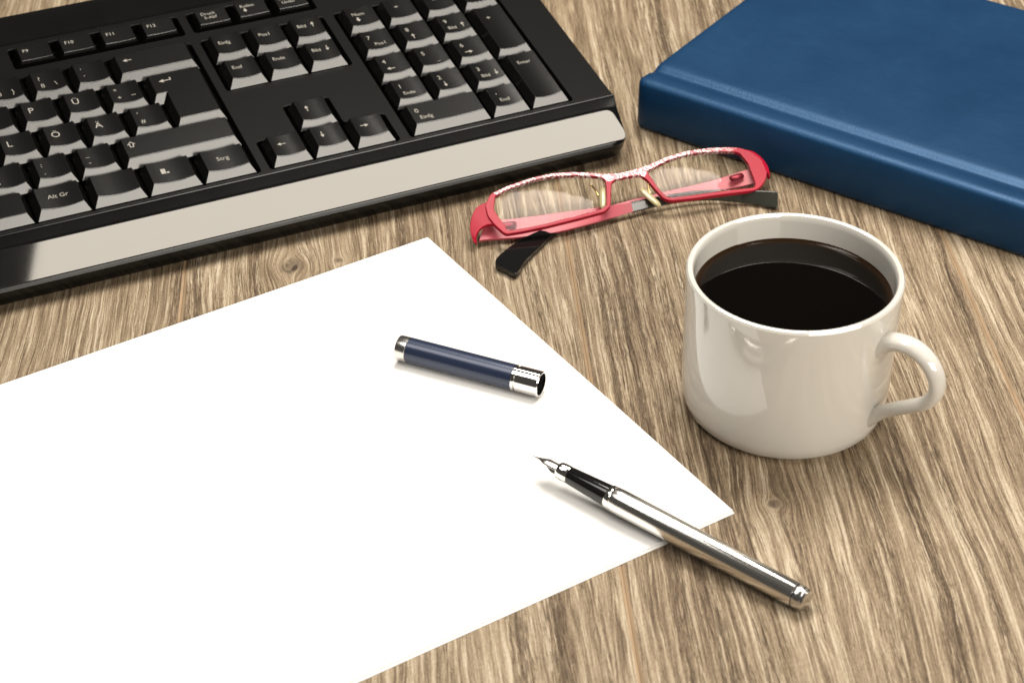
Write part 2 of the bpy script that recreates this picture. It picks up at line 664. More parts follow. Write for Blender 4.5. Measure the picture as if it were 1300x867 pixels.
FROW = -1.25                            # function row, in key rows above the digit row
wells = [rect(*well('main', 0, 15, 0, 4)), rect(*well('nav', 0, 3, 0, 1)), rect(*well('num', 0, 4, 0, 4))]
for b, c0, c1 in (('main', 0, 1), ('main', 2, 6), ('main', 6.5, 10.5), ('main', 11, 15), ('nav', 0, 3)):
    x0, x1, y0, y1 = well(b, c0, c1, 0, 0)
    wells.append(rect(x0, x1, 98.6, 113.6))
ax0, ax1, ay0, ay1 = well('nav', 0, 3, 4, 4)
bx0, bx1, by0, by1 = well('nav', 1, 2, 3, 3)
wells.append([(ax0, ay0), (ax1, ay0), (ax1, ay1), (bx1, ay1), (bx1, by1), (bx0, by1), (bx0, ay1), (ax0, ay1)])
deck_out = round_poly(rect(XL + 0.3, XR - 0.3, -5.4, 117.1), 1.2)
dm = plate_mesh("deck", [deck_out] + [round_poly(w, 1.8, 4) for w in wells], 2.0, 0.25)
dm.materials.append(M['deck'])
deck = link(bpy.data.objects.new("deck", dm), kb)
to_deck(deck, 0, 0, HD - 2.0)

_key_mesh = {}


def top_z(x, y, w, d, dish):
    return -dish * (1 - (2 * x / w - 1) ** 2) + 0.55 * (y / d)


def key_mesh(w, d, dish, front=KF, low=False):
    k = (round(w, 2), round(d, 2), dish, low)
    if k in _key_mesh:
        return _key_mesh[k]
    nx, ny = (8 if dish else 2), 2
    vs, fs = [], []
    for j in range(ny + 1):
        for i in range(nx + 1):
            x, y = w * i / nx, d * j / ny
            zt_ = top_z(x, y, w, d, dish)
            vs.append((x, y + (zt_ * front / -KS if j == 0 else 0.0), zt_))
    for j in range(ny):
        for i in range(nx):
            a = j * (nx + 1) + i
            fs.append((a, a + 1, a + nx + 2, a + nx + 1))
    rim = [i for i in range(nx + 1)] + [j * (nx + 1) + nx for j in range(1, ny + 1)]
    rim += [ny * (nx + 1) + i for i in range(nx - 1, -1, -1)] + [j * (nx + 1) for j in range(ny - 1, 0, -1)]
    bi = 1.6 if low else BI
    m = len(rim)
    prev = rim
    for zb, fr_, bk_, sd_ in ((KS, front, 1.2, bi), (-7.5, front + 0.1, 1.3, bi + 0.1)):
        base = len(vs)
        for r in rim:
            x, y, z = vs[r]
            yy = max(y, 0.0)
            vs.append((x / w * (w + 2 * sd_) - sd_, yy / d * (d + fr_ + bk_) - fr_, zb))
        for i in range(m):
            j = (i + 1) % m
            fs.append((prev[i], prev[j], base + j, base + i))
        prev = list(range(base, base + m))
    fs.append(tuple(prev))
    o = mesh_obj("key", vs, fs, M['key'])
    me = flat_by_angle(o, 20).data
    bpy.data.objects.remove(o)
    _key_mesh[k] = me
    return me


def arrow(kind, s):
    """Printed arrow as triangles, centred, about s mm long; (verts2d, faces)."""
    if kind in ('left', 'right', 'up', 'down'):
        v = [(-0.5, 0), (-0.06, 0.26), (-0.06, -0.26), (-0.06, 0.055), (0.5, 0.055), (0.5, -0.055), (-0.06, -0.055)]
        f = [(0, 2, 1), (6, 5, 4, 3)]
        rot = {'left': 0, 'right': math.pi, 'up': -math.pi / 2, 'down': math.pi / 2}[kind]
    elif kind == 'enter':
        v = [(-0.5, 0), (-0.1, 0.2), (-0.1, -0.2), (-0.1, 0.045), (0.5, 0.045), (0.5, -0.045), (-0.1, -0.045),
             (0.41, 0.045), (0.5, 0.3), (0.41, 0.3)]
        f = [(0, 2, 1), (6, 5, 4, 3), (7, 4, 8, 9)]
        rot = 0
    elif kind == 'shift':
        o = [(0, 0.5), (0.5, 0.0), (0.24, 0.0), (0.24, -0.45), (-0.24, -0.45), (-0.24, 0.0), (-0.5, 0.0)]
        i = [(0, 0.34), (0.27, 0.09), (0.13, 0.09), (0.13, -0.34), (-0.13, -0.34), (-0.13, 0.09), (-0.27, 0.09)]
        v = o + i
        f = [(k, (k + 1) % 7, 7 + (k + 1) % 7, 7 + k) for k in range(7)]
        rot = 0
    elif kind == 'menu':
        v = [(-0.5, -0.4), (0.1, -0.4), (0.1, 0.5), (-0.5, 0.5), (0.18, -0.4), (0.5, -0.4), (0.5, -0.12), (0.18, -0.12)]
        f = [(0, 1, 2, 3), (4, 5, 6, 7)]
        rot = 0
    elif kind == 'ring':
        v, f = [], []
        for k in range(14):
            a = 2 * math.pi * k / 14
            v += [(0.5 * math.cos(a), 0.5 * math.sin(a)), (0.36 * math.cos(a), 0.36 * math.sin(a))]
        f = [(2 * k, (2 * k + 2) % 28, (2 * k + 3) % 28, 2 * k + 1) for k in range(14)]
        rot = 0
    else:  # outlined block arrow for the lock keys
        v = [(-0.16, 0.5), (0.16, 0.5), (0.16, 0.0), (-0.16, 0.0), (-0.42, 0.0), (0.42, 0.0), (0, -0.5)]
        f = [(0, 3, 2, 1), (4, 6, 5)]
        rot = 0
    c, n = math.cos(rot), math.sin(rot)
    return [((x * c - y * n) * s, (x * n + y * c) * s) for x, y in v], f


_txt = {}
SHAPES = {'<': 'left', '>': 'right', '^': 'up', 'v': 'down'}


def add_legend(key, items, w, d, dish):
    vs, fs = [], []
    for what, lx, ly, size in items:
        if what.startswith('@'):
            v2, f2 = arrow(what[1:], size)
        else:
            if (what, size) not in _txt:
                _txt[(what, size)] = text_mesh(what, size)
            v3, f2 = _txt[(what, size)]
            v2 = [(v[0], v[1]) for v in v3]
        b = len(vs)
        for x, y in v2:
            px, py = lx + x, ly + y
            vs.append((px, py, top_z(min(max(px, 0), w), py, w, d, dish) + 0.06))
        fs += [tuple(b + i for i in f) for f in f2]
    if vs:
        mesh_obj("legend", vs, fs, M['legend'], key, smooth=False)


rng = random.Random(4)


def key(block, c, r, items, w=1.0, tall=1, low=False):
    wt = (w - 1) * U + TW
    dt = (tall - 1) * U + TD
    dish = 0.75 if w <= 1.3 else 0.0
    if w == 2.0 and block == 'num':
        dish = 0.35
    if low:
        wt, dt, dish = 14.0, 10.0, 0.2
    me = key_mesh(wt, dt, dish, front=(0.7 if low else KF), low=low)
    o = link(bpy.data.objects.new("key", me), kb)
    y = (4 - r) * U
    h = rng.uniform(-0.08, 0.08)
    if low:
        y = 100.9
        h = -1.2
    to_deck(o, OFF[block] + c * U - (0.3 if low else 0), y, h)
    bevel(o, 0.22, 2, 30)
    add_legend(o, items, wt, dt, dish)
    return o


def letter(ch):
    return [(ch, 2.2, 5.4, 5.0)]


def two(up, lo, alt=None):
    it = []
    if up:
        it.append((up, 2.2, 7.0, 3.6))
    if lo:
        it.append((lo, 2.5, 2.3, 3.6))
    if alt:
        it.append((alt, 8.8, 2.6, 3.6))
    return it


# main block
row0 = [('°', '^', None), ('!', '1', None), ('"', '2', '²'), ('§', '3', '³'), ('$', '4', None), ('%', '5', None), ('&', '6', None),
        ('/', '7', '{'), ('(', '8', '['), (')', '9', ']'), ('=', '0', '}'), ('?', 'ß', '\\'), ('`', '´', None)]
for i, t in enumerate(row0):
    key('main', i, 0, two(*t))
key('main', 13, 0, [('@left', 4.6, 8.2, 4.0)], w=2.0)
key('main', 0, 1, [('@left', 4, 7.5, 4.0), ('@right', 4, 4.5, 4.0)], w=1.5)
for i, ch in enumerate("QWERTZUIOPÜ"):
    key('main', 1.5 + i, 1, letter(ch))
key('main', 12.5, 1, two('*', '+', '~'))
key('main', 0, 2, [('@lock', 3.5, 7.5, 3.4)], w=1.75)
for i, ch in enumerate("ASDFGHJKLÖÄ"):
    key('main', 1.75 + i, 2, letter(ch))
key('main', 12.75, 2, two("'", '#'))
key('main', 0, 3, [('@shift', 3.4, 7.2, 3.6)], w=1.25)
key('main', 1.25, 3, two('>', '<', '|'))
for i, ch in enumerate("YXCVBNM"):
    key('main', 2.25 + i, 3, letter(ch))
key('main', 9.25, 3, two(';', ','))
key('main', 10.25, 3, two(':', '.'))
key('main', 11.25, 3, two('_', '-'))
key('main', 12.25, 3, [('@shift', 3.4, 8.2, 3.8)], w=2.75)
key('main', 0, 4, [('Strg', 4.6, 5.6, 3.3)], w=1.25)
key('main', 1.25, 4, [], w=1.25)
key('main', 2.5, 4, [('Alt', 5.6, 5.6, 3.3)], w=1.25)
key('main', 3.75, 4, [], w=6.25)
key('main', 10, 4, [('Alt Gr', 4.4, 5.6, 3.3)], w=1.25)
key('main', 11.25, 4, [], w=1.25)
key('main', 12.5, 4, [('@menu', 6.8, 6.6, 3.4)], w=1.25)
key('main', 13.75, 4, [('Strg', 5.6, 5.6, 3.4)], w=1.25)

# two-row return key, stepped on its left
wt = 0.5 * U + TW
st = 0.25 * U
zt = lambda y: 0.55 * y / (TD + U)
top = [(st, 0), (wt, 0), (wt, TD + U), (0, TD + U), (0, U - 0.2), (st, U - 0.2)]
bas = [(st - BI, -KF), (wt + BI, -KF), (wt + BI, TD + U + 1.2), (-BI, TD + U + 1.2), (-BI, U - KF), (st - BI, U - KF)]
vs = [(x, y, zt(y)) for x, y in top] + [(x, y, KS) for x, y in bas] + [(x, y, -7.5) for x, y in bas]
fs = [tuple(range(6)), tuple(range(17, 11, -1))] + [(b + i, b + (i + 1) % 6, b + 6 + (i + 1) % 6, b + 6 + i) for b in (0, 6) for i in range(6)]
ent = mesh_obj("key", vs, fs, M['key'], kb, smooth=False)
to_deck(ent, OFF['main'] + 13.5 * U, 2 * U, 0)
bevel(ent, 0.22, 2, 30)
add_legend(ent, [('@enter', 6.2, U + 7.6, 5.6)], wt, TD + U, 0.0)

# function row
fl = lambda t: [(t, 1.8, 5.4, 2.9)]
key('main', 0, 0, fl('Esc'), low=True)
for i in range(12):
    key('main', (2 + i) if i < 4 else (6.5 + i - 4 if i < 8 else 11 + i - 8), 0, fl('F%d' % (i + 1)), low=True)
key('nav', 0, 0, [('Druck', 2.0, 6.2, 2.7), ('S-Abf', 3.0, 3.4, 2.7)], low=True)
key('nav', 1, 0, [('Rollen', 1.8, 6.2, 2.7), ('@lock', 3.6, 4.2, 2.4)], low=True)
key('nav', 2, 0, [('Pause', 1.8, 6.2, 2.7), ('Untbr', 2.4, 3.4, 2.7)], low=True)

# navigation block
for c, r, it in ((0, 0, [('Einfg', 2.0, 6.4, 3.0)]), (1, 0, [('Pos1', 2.0, 6.4, 3.0)]), (2, 0, [('Bild', 1.6, 6.4, 3.0), ('@up', 9.2, 7.6, 3.4)]),
                 (0, 1, [('Entf', 2.0, 6.4, 3.0)]), (1, 1, [('Ende', 2.0, 6.4, 3.0)]), (2, 1, [('Bild', 1.6, 6.4, 3.0), ('@down', 9.2, 7.6, 3.4)]),
                 (1, 3, [('@up', 4.2, 7.4, 3.6)]), (0, 4, [('@left', 4.6, 7.2, 3.8)]), (1, 4, [('@down', 4.2, 7.4, 3.6)]), (2, 4, [('@right', 4.6, 7.2, 3.8)])):
    key('nav', c, r, it)

# number pad
dg = lambda n_: (n_, 2.2, 7.0, 3.6)
for c, r, it in ((0, 0, [('Num', 2.2, 7.0, 3.0), ('@lock', 4.2, 4.2, 2.8)]), (1, 0, [('÷', 4.2, 6.4, 4.0)]), (2, 0, [('×', 4.2, 6.4, 4.0)]), (3, 0, [('–', 4.2, 6.4, 4.0)]),
                 (0, 1, [dg('7'), ('Pos1', 4.4, 2.4, 2.9)]), (1, 1, [dg('8'), ('@up', 4.4, 3.4, 3.4)]), (2, 1, [dg('9'), ('Bild', 2.6, 2.4, 2.9), ('@up', 10.2, 4.2, 3.4)]),
                 (0, 2, [dg('4'), ('@left', 4.6, 3.2, 3.8)]), (1, 2, [dg('5'), ('_', 7.4, 1.6, 3.0)]), (2, 2, [dg('6'), ('@right', 4.8, 3.2, 3.8)]),
                 (0, 3, [dg('1'), ('Ende', 2.8, 2.4, 2.9)]), (1, 3, [dg('2'), ('@down', 4.2, 3.6, 3.4)]), (2, 3, [dg('3'), ('Bild', 2.6, 2.4, 2.9), ('@down', 10.2, 4.2, 3.4)]),
                 (2, 4, [(',', 3.0, 8.0, 3.8), ('Entf', 3.4, 2.8, 3.0)])):
    key('num', c, r, it)
key('num', 3, 2, [('+', 3.4, 22.5, 4.0)], tall=2)
key('num', 3, 4, [('Enter', 2.6, 24.5, 3.0)], tall=2)
key('num', 0, 4, [('0', 2.2, 7.0, 3.8), ('Einfg', 3.0, 2.6, 3.2)], w=2.0)

# ------------------------------------------------------------------ paper
A = Vector((-34.84, 726.03, 0))
B = Vector((78.60, 550.51, 0))
es = (B - A).normalized()
el = Vector((es.y, -es.x, 0))
if el.x > 0:
    el = -el
PT = 0.5


def sheet(z0, dx, dy, rot, label, lift):
    o = empty("tmp", (0, 0, 0))
    bpy.data.objects.remove(o)
    n_s, n_l = 8, 12
    vs, fs = [], []
    for t in (0, 1):
        for j in range(n_l + 1):
            for i in range(n_s + 1):
                u, v = 210.0 * i / n_s, 297.0 * j / n_l
                e = lift * ((i / n_s) ** 4 * (1 - j / n_l) ** 6)
                vs.append((u, v, PT * t + e))
    w = n_s + 1
    m = w * (n_l + 1)
    for j in range(n_l):
        for i in range(n_s):
            a = j * w + i
            fs.append((a, a + 1, a + w + 1, a + w))
            fs.append((m + a, m + a + w, m + a + w + 1, m + a + 1))
    edge = [i for i in range(n_s + 1)] + [j * w + n_s for j in range(1, n_l + 1)] + [n_l * w + i for i in range(n_s - 1, -1, -1)] + [j * w for j in range(n_l - 1, 0, -1)]
    for a, b in zip(edge, edge[1:] + edge[:1]):
        fs.append((a, b, m + b, m + a))
    o = mesh_obj("paper_sheet", vs, fs, M['paper'], None, smooth=False)
    # local x -> short edge, local y -> long edge
    R = Matrix((( es.x, el.x, 0), (es.y, el.y, 0), (0, 0, 1))).to_4x4()
    o.matrix_world = Matrix.Translation(Vector((A.x + dx, A.y + dy, z0)) * S) @ R @ Matrix.Rotation(rot, 4, 'Z')
    return tag(o, label, "paper")


# el/es is left-handed when es x el points down; flip by starting from B if needed
if es.cross(el).z < 0:
    A, B = B, A
    es = (B - A).normalized()
sheet(0.02, 0.0, 0.0, rad(0.0), "blank white paper lying directly on the wooden planks under another white sheet", 0.0)
sheet(0.02 + PT + 0.2, -0.55, 0.55, rad(-0.06), "blank white paper on top of the stack, carrying the fountain pen and its cap", 0.0)
ZP = 0.02 + PT * 2 + 0.2

# ------------------------------------------------------------------ pen cap
cap_a, cap_b = Vector((-43.9, 641.7, 0)), Vector((11.2, 617.8, 0))
RC = 5.1
cd = (cap_b - cap_a)
CL = cd.length
cd.normalize()


def lay(name, origin, axis, label, cat):
    """Empty whose local Z runs along axis."""
    o = bpy.data.objects.new(name, None)
    o.empty_display_size = 0.02
    link(o)
    o.matrix_world = Matrix.Translation(origin * S) @ axis.to_track_quat('Z', 'Y').to_matrix().to_4x4()
    return tag(o, label, cat)


cap = lay("pen_cap", Vector((cap_a.x, cap_a.y, ZP + RC + 0.03)), cd, "dark blue pen cap with chrome ends lying open on the white paper", "pen cap")
lathe("end_piece", [(0, 0), (RC - 0.7, 0), (RC - 0.2, 0.25), (RC, 0.8), (RC, 4.3), (RC - 0.25, 4.5), (0, 4.5)], 48, M['satin'], cap)
lathe("barrel", [(0, 4.5), (RC - 0.25, 4.5), (RC - 0.05, 4.7), (RC - 0.05, CL - 11.2), (RC - 0.3, CL - 11.0), (0, CL - 11.0)], 48, M['blue_lacquer'], cap)
lathe("ring", [(RC - 1.2, CL - 11.0), (RC, CL - 11.0), (RC, CL - 9.9), (RC - 0.5, CL - 9.8), (RC - 0.5, CL - 9.3), (RC - 1.2, CL - 9.3)], 48, M['chrome'], cap)
lathe("mouth", [(RC - 1.2, CL - 9.3), (RC, CL - 9.3), (RC + 0.02, CL - 0.4), (RC - 0.3, CL), (RC - 0.75, CL - 0.1), (RC - 0.8, CL - 1.0)], 48, M['chrome'], cap)
lathe("lining", [(RC - 0.8, CL - 1.0), (RC - 1.0, CL - 30), (0, CL - 30)], 32, M['inside'], cap)

# ------------------------------------------------------------------ fountain pen
tipp = Vector((7.37, 571.8, 9.2))
tail = Vector((98.2, 500.9, 4.65))
pd = (tail - tipp)
PL = pd.length
pd.normalize()
pen = lay("fountain_pen", tipp, pd, "uncapped fountain pen with brushed steel barrel lying across the paper's edge", "pen")
# roll the pen so that local X points up
upv = Vector((0, 0, 1)) - pd * pd.z
upv.normalize()
# nib shows its back upwards and a little towards the viewer
side = pd.cross(upv)
upv = (upv * math.cos(rad(26)) - side * math.sin(rad(26))).normalized()
yv = pd.cross(upv)
pen.matrix_world = Matrix.Translation(tipp * S) @ Matrix(((upv.x, yv.x, pd.x), (upv.y, yv.y, pd.y), (upv.z, yv.z, pd.z))).to_4x4()
f = lambda t: t * PL
lathe("nose_ring", [(0, f(.105)), (2.9, f(.105)), (3.25, f(.110)), (3.3, f(.118)), (3.25, f(.143)), (3.1, f(.146)), (0, f(.146))], 40, M['chrome'], pen)
lathe("grip", [(0, f(.146)), (3.15, f(.146)), (3.25, f(.150)), (4.05, f(.285)), (4.1, f(.296)), (0, f(.296))], 48, M['black_gloss'], pen)
lathe("collar", [(0, f(.296)), (4.35, f(.296)), (4.55, f(.301)), (4.55, f(.312)), (4.3, f(.315)), (0, f(.315))], 48, M['chrome'], pen)
brl = lathe("barrel", [(0, f(.315)), (4.5, f(.315)), (4.68, f(.319)), (4.70, f(.34)), (4.28, f(.958)), (4.1, f(.961)), (0, f(.961))], 64, M['steel'], pen)
lathe("tail_groove", [(0, f(.961)), (4.0, f(.961)), (4.0, f(.965)), (0, f(.965))], 40, M['inside'], pen)
lathe("tail_cap", [(0, f(.965)), (4.15, f(.965)), (4.24, f(.967)), (4.20, f(.982)), (4.0, f(.986)), (4.0, f(.990)), (4.1, f(.992)), (3.9, f(.999)), (3.3, f(1.0)), (0, f(1.0))], 64, M['satin'], pen)
# nib: curved tapering shell, local X is up, Z runs from tip to body
vs, fs = [], []
nz = 14
na = 9
stations = [(0.0, 0.20, 0.0), (0.06, 0.38, 5), (0.16, 0.75, 14), (0.28, 1.45, 24), (0.40, 2.3, 36), (0.50, 2.95, 48), (0.58, 3.05, 55), (0.75, 2.95, 62), (1.0, 2.85, 68), (1.12, 2.8, 70)]
for t, hwid, ang in stations:
    z = t * PL * 0.107
    for i in range(na):
        q = (i / (na - 1) - 0.5) * 2
        if ang < 1:
            vs.append((0.0, hwid * q, z))
            continue
        Rr = hwid / math.sin(rad(min(ang, 76)))
        a = rad(ang) * q
        vs.append((Rr * math.cos(a) - Rr + 1.9 * min(1, t / 0.55) ** 1.2, Rr * math.sin(a), z))
for k in range(len(stations) - 1):
    for i in range(na - 1):
        a = k * na + i
        fs.append((a, a + 1, a + na + 1, a + na))
nib = mesh_obj("nib", vs, fs, M['satin'], pen)
sol = nib.modifiers.new("thickness", 'SOLIDIFY')
sol.thickness = 0.35 * S
# slit and breather hole engraved as a thin dark inlay
mesh_obj("nib_slit", [(1.98 + (-1.55 if t < 0.1 else 0) * 1, s * 0.06, t * PL * .107) for t in (0.34, 0.62) for s in (-1, 1)],
         [(0, 1, 3, 2)], M['inside'], nib, smooth=False)
# feed: black ribbed underside
prof = []
z = 0.36 * PL * .107
r = 0.5
fv, ff = [], []
rings = []
k = 0
while z < PL * .107:
    rings.append((z, r * (1.0 if k % 2 else 0.82)))
    z += 0.42
    r = min(2.3, r + 0.15)
    k += 1
for z, r in rings:
    for i in range(10):
        a = math.pi * i / 9
        fv.append((0.55 - r * 1.25 * math.sin(a), r * math.cos(a), z))
for k in range(len(rings) - 1):
    for i in range(10):
        j = (i + 1) % 10
        ff.append((k * 10 + i, k * 10 + j, (k + 1) * 10 + j, (k + 1) * 10 + i))
ff.append(tuple(range(10)))
ff.append(tuple(range(len(fv) - 10, len(fv))))
mesh_obj("feed", fv, ff, M['black_gloss'], pen, smooth=False)

# ------------------------------------------------------------------ coffee cup
CX, CY, CH, CRAD = 102.7, 615.6, 60.0, 39.5
cup = tag(empty("coffee_cup", (CX, CY, 0), 0), "white porcelain cup of black coffee standing on the bare planks", "cup")
outer = [(0, 1.6), (31.0, 1.6), (32.2, 0.0), (34.3, 0.0), (36.0, 0.8), (37.5, 2.8), (38.3, 6.5), (38.75, 13), (39.0, 26), (39.2, 40), (39.35, 52), (39.5, 57.5),
         (39.45, 59.0), (38.9, 59.8), (38.1, 60.0), (37.3, 59.7), (36.75, 58.9), (36.5, 57.0), (36.3, 48), (36.1, 30), (35.4, 12), (33, 6.5), (28, 4.6), (0, 4.2)]
bodyc = lathe("body", outer, 128, M['porcelain'], cup)
for poly in bodyc.data.polygons:
    poly.use_smooth = True
PHI = rad(-40.0)
hd = Vector((math.cos(PHI), math.sin(PHI), 0))
hp = catmull([(34.5, 0, 42.0), (39.5, 0, 46.0), (45.0, 0, 48.6), (51.5, 0, 48.8), (57.5, 0, 45.8), (61.3, 0, 40.4), (61.8, 0, 34.5), (58.5, 0, 28.4), (52.5, 0, 23.8), (46.0, 0, 19.2), (40.0, 0, 14.2), (35.0, 0, 9.5)], 6)
path = [hd * v.x + Vector((0, 0, v.z)) for v in hp]
nr = len(path)
radii = []
for k in range(nr):
    t = k / (nr - 1)
    e = max(0.0, 1 - min(t, 1 - t) / 0.17)
    flare = 1 + 0.75 * e ** 1.6
    radii.append((4.4 * flare * (1 - 0.34 * t), 3.3 * flare * (1 - 0.30 * t)))
hv = []
sidev = Vector((-math.sin(PHI), math.cos(PHI), 0))
verts, faces = [], []
n_ = 20
for k, pnt in enumerate(path):
    t = (path[min(k + 1, nr - 1)] - path[max(k - 1, 0)]).normalized()
    nor = sidev.cross(t).normalized()
    ra, rb = radii[k]
    for i in range(n_):
        a = 2 * math.pi * i / n_
        verts.append(tuple(pnt + sidev * (ra * math.cos(a)) + nor * (rb * math.sin(a))))
for k in range(nr - 1):
    for i in range(n_):
        j = (i + 1) % n_
        faces.append((k * n_ + i, k * n_ + j, (k + 1) * n_ + j, (k + 1) * n_ + i))
mesh_obj("handle", verts, faces, M['porcelain'], cup)
CZ = CH - 11.0
cof = lathe("coffee", [(0, CZ), (31.0, CZ), (34.0, CZ + 0.02), (35.2, CZ + 0.12), (35.9, CZ + 0.45), (36.35, CZ + 1.1)], 96, M['coffee'], cup)
for poly in cof.data.polygons:
    poly.use_smooth = True

# ------------------------------------------------------------------ eyeglasses
GO = Vector((56.57, 740.42, 6.5))
GA = rad(21.357)
GT = rad(17.0)
gl = tag(empty("eyeglasses", (GO.x, GO.y, 0), GA), "folded red eyeglasses with zebra-striped brow lying between keyboard and cup", "eyeglasses")
L_in = [(-59.49, 23.87), (-52.42, 26.17), (-41.31, 27.97), (-32.62, 28.06), (-24.45, 26.69), (-17.74, 24.75), (-11.6, 22.3), (-10.19, 19.85), (-12.67, 12.53), (-15.12, 6.4), (-18.24, 4.94), (-29.67, 4.11), (-44.65, 3.5), (-54.83, 3.6), (-61.04, 4.1), (-62.95, 16.59)]
R_in = [(9.47, 20.2), (21.15, 23.61), (29.33, 24.73), (36.92, 24.37), (45.31, 22.9), (52.0, 21.0), (54.1, 19.2), (55.1, 13.03), (53.3, 1.0), (51.6, -0.9), (36.69, 0.9), (24.35, 1.91), (13.66, 3.1), (11.79, 4.5), (10.57, 9.48)]
OUT = [(-61.2, 25.4), (-52.0, 27.9), (-40.9, 29.5), (-31.8, 29.7), (-23.6, 28.4), (-16.92, 26.4), (-9.4, 23.5), (-2.94, 22.2), (4.97, 22.5), (11.2, 23.4), (22.5, 26.0), (32.0, 26.7), (41.6, 25.9), (50.4, 24.1), (55.6, 22.3), (59.55, 18.45), (61.9, 13.5), (61.11, 5.5), (58.0, 1.2), (54.6, -1.4), (51.6, -2.6),
       (35.9, -0.9), (23.6, 0.1), (12.6, 1.5), (10.3, 3.6), (9.0, 9.0), (7.5, 16.0), (5.8, 18.7), (3.4, 19.2), (-5.6, 19.4), (-8.2, 17.6), (-10.9, 11.9), (-13.7, 5.4), (-17.2, 3.2), (-29.95, 2.4), (-45.46, 1.8), (-55.62, 1.9), (-62.8, 2.4), (-65.4, 8.4), (-66.6, 14.0), (-65.6, 20.0)]
HB = 6.5


def on_frame(o, off=0.0):
    o.location = (0, -math.sin(GT) * off * S, (HB + math.cos(GT) * off) * S)
    o.rotation_euler = (GT, 0, 0)
    return o


li, ri = round_poly(L_in, 0.9, 3), round_poly(R_in, 0.9, 3)
fm = plate_mesh("frame_front", [round_poly(OUT, 1.4, 3), li, ri], 0.95, 0.3, 2)
fm.materials.append(M['red'])
fm.materials.append(M['zebra'])
ff_ = on_frame(link(bpy.data.objects.new("frame_front", fm), gl))
for poly in fm.polygons:
    c = poly.center / S
    brow = (c.y > 19.0 and -58 < c.x < 0) or (c.y > 18 and 0 <= c.x < 14) or (c.y > 20.5 and 14 <= c.x < 52)
    if brow and len(poly.vertices) <= 4:
        poly.material_index = 1
ff_.data.polygons.foreach_set("use_smooth", [False] * len(fm.polygons))


def shrink(pts, k):
    cx = sum(q[0] for q in pts) / len(pts)
    cy = sum(q[1] for q in pts) / len(pts)
    return [(cx + (q[0] - cx) * k, cy + (q[1] - cy) * k) for q in pts]


for name_pts in (li, ri):
    # domed lens: rings shrinking towards the centre, two skins
    edge = shrink(name_pts, 1.012)
    cx = sum(q[0] for q in edge) / len(edge)
    cy = sum(q[1] for q in edge) / len(edge)
    vs, fs = [], []
    m = len(edge)
    ks = [1.0, 0.86, 0.72, 0.58, 0.44, 0.30, 0.16]
    for skin in (0.55, -0.55):
        base = len(vs)
        for k in ks:
            for q in edge:
                x, y = (q[0] - cx) * k, (q[1] - cy) * k
                vs.append((cx + x, cy + y, (18.0 ** 2 - x * x - y * y) / (2 * 125.0) + skin - 0.3))
        vs.append((cx, cy, 18.0 ** 2 / 250.0 + skin - 0.3))
        for r in range(len(ks) - 1):
            for i in range(m):
                j = (i + 1) % m
                a = base + r * m
                fs.append((a + i, a + j, a + m + j, a + m + i))
        a = base + (len(ks) - 1) * m
        fs += [(a + i, a + (i + 1) % m, len(vs) - 1) for i in range(m)]
    half = len(ks) * m + 1
    fs += [(i, (i + 1) % m, half + (i + 1) % m, half + i) for i in range(m)]
    on_frame(flat_by_angle(mesh_obj("lens", vs, fs, M['lens'], gl), 40))


def band(name, up, lo, th, mat, parent, sub=5, bev=0.5):
    """A strip between two 3D edge lines with thickness downwards."""
    a, b = catmull(up, sub), catmull(lo, sub)
    vs, fs = [], []
    m = len(a)
    for k in range(m):
        t = ((a[min(k + 1, m - 1)] + b[min(k + 1, m - 1)]) - (a[max(k - 1, 0)] + b[max(k - 1, 0)])).normalized()
        w = (a[k] - b[k])
        nrm = t.cross(w).normalized()
        if nrm.z < 0:
            nrm = -nrm
        vs += [tuple(a[k]), tuple(b[k]), tuple(b[k] - nrm * th), tuple(a[k] - nrm * th)]
    for k in range(m - 1):
        for i in range(4):
            j = (i + 1) % 4
            fs.append((4 * k + i, 4 * k + j, 4 * k + 4 + j, 4 * k + 4 + i))
    fs += [(0, 1, 2, 3), tuple(range(4 * m - 4, 4 * m))]
    o = mesh_obj(name, vs, fs, mat, parent)
    flat_by_angle(o, 40)
    bevel(o, bev, 3, 40)
    return o


tl = band("temple", [(-66.0, 17.0, 7.4), (-62.6, 15.4, 7.0), (-51.8, 13.8, 6.5), (-36.3, 11.8, 6.5), (-19.2, 9.6, 6.5), (-2.6, 7.9, 6.5)],
          [(-72.6, 7.6, 3.4), (-70.0, 8.4, 3.2), (-55.0, 5.7, 2.6), (-39.6, 3.6, 2.6), (-20.9, 4.4, 2.6), (-2.5, 5.8, 3.0)], 1.4, M['pink'], gl)
band("ear_tip", [(-3.2, 8.1, 6.7), (11.2, 7.8, 6.5), (29.0, 5.4, 6.5), (47.0, -0.4, 6.5), (60.8, -6.0, 6.0)],
     [(-3.1, 5.5, 2.6), (13.5, 6.2, 2.5), (31.2, 4.0, 1.7), (46.3, -3.6, 1.6), (57.8, -12.2, 1.6)], 1.6, M['smoke'], tl, bev=0.7)
tr_ = band("temple", [(58.5, 12.0, 9.0), (54.5, 12.2, 8.0), (37.0, 13.6, 5.0), (18.6, 14.4, 4.0), (0.0, 14.7, 3.2), (-24.7, 12.6, 3.0)],
           [(56.0, 4.5, 5.5), (51.5, 5.5, 4.4), (35.0, 8.7, 2.4), (16.6, 9.8, 1.7), (-1.8, 10.6, 1.6), (-26.9, 8.1, 1.6)], 1.1, M['pink'], gl)
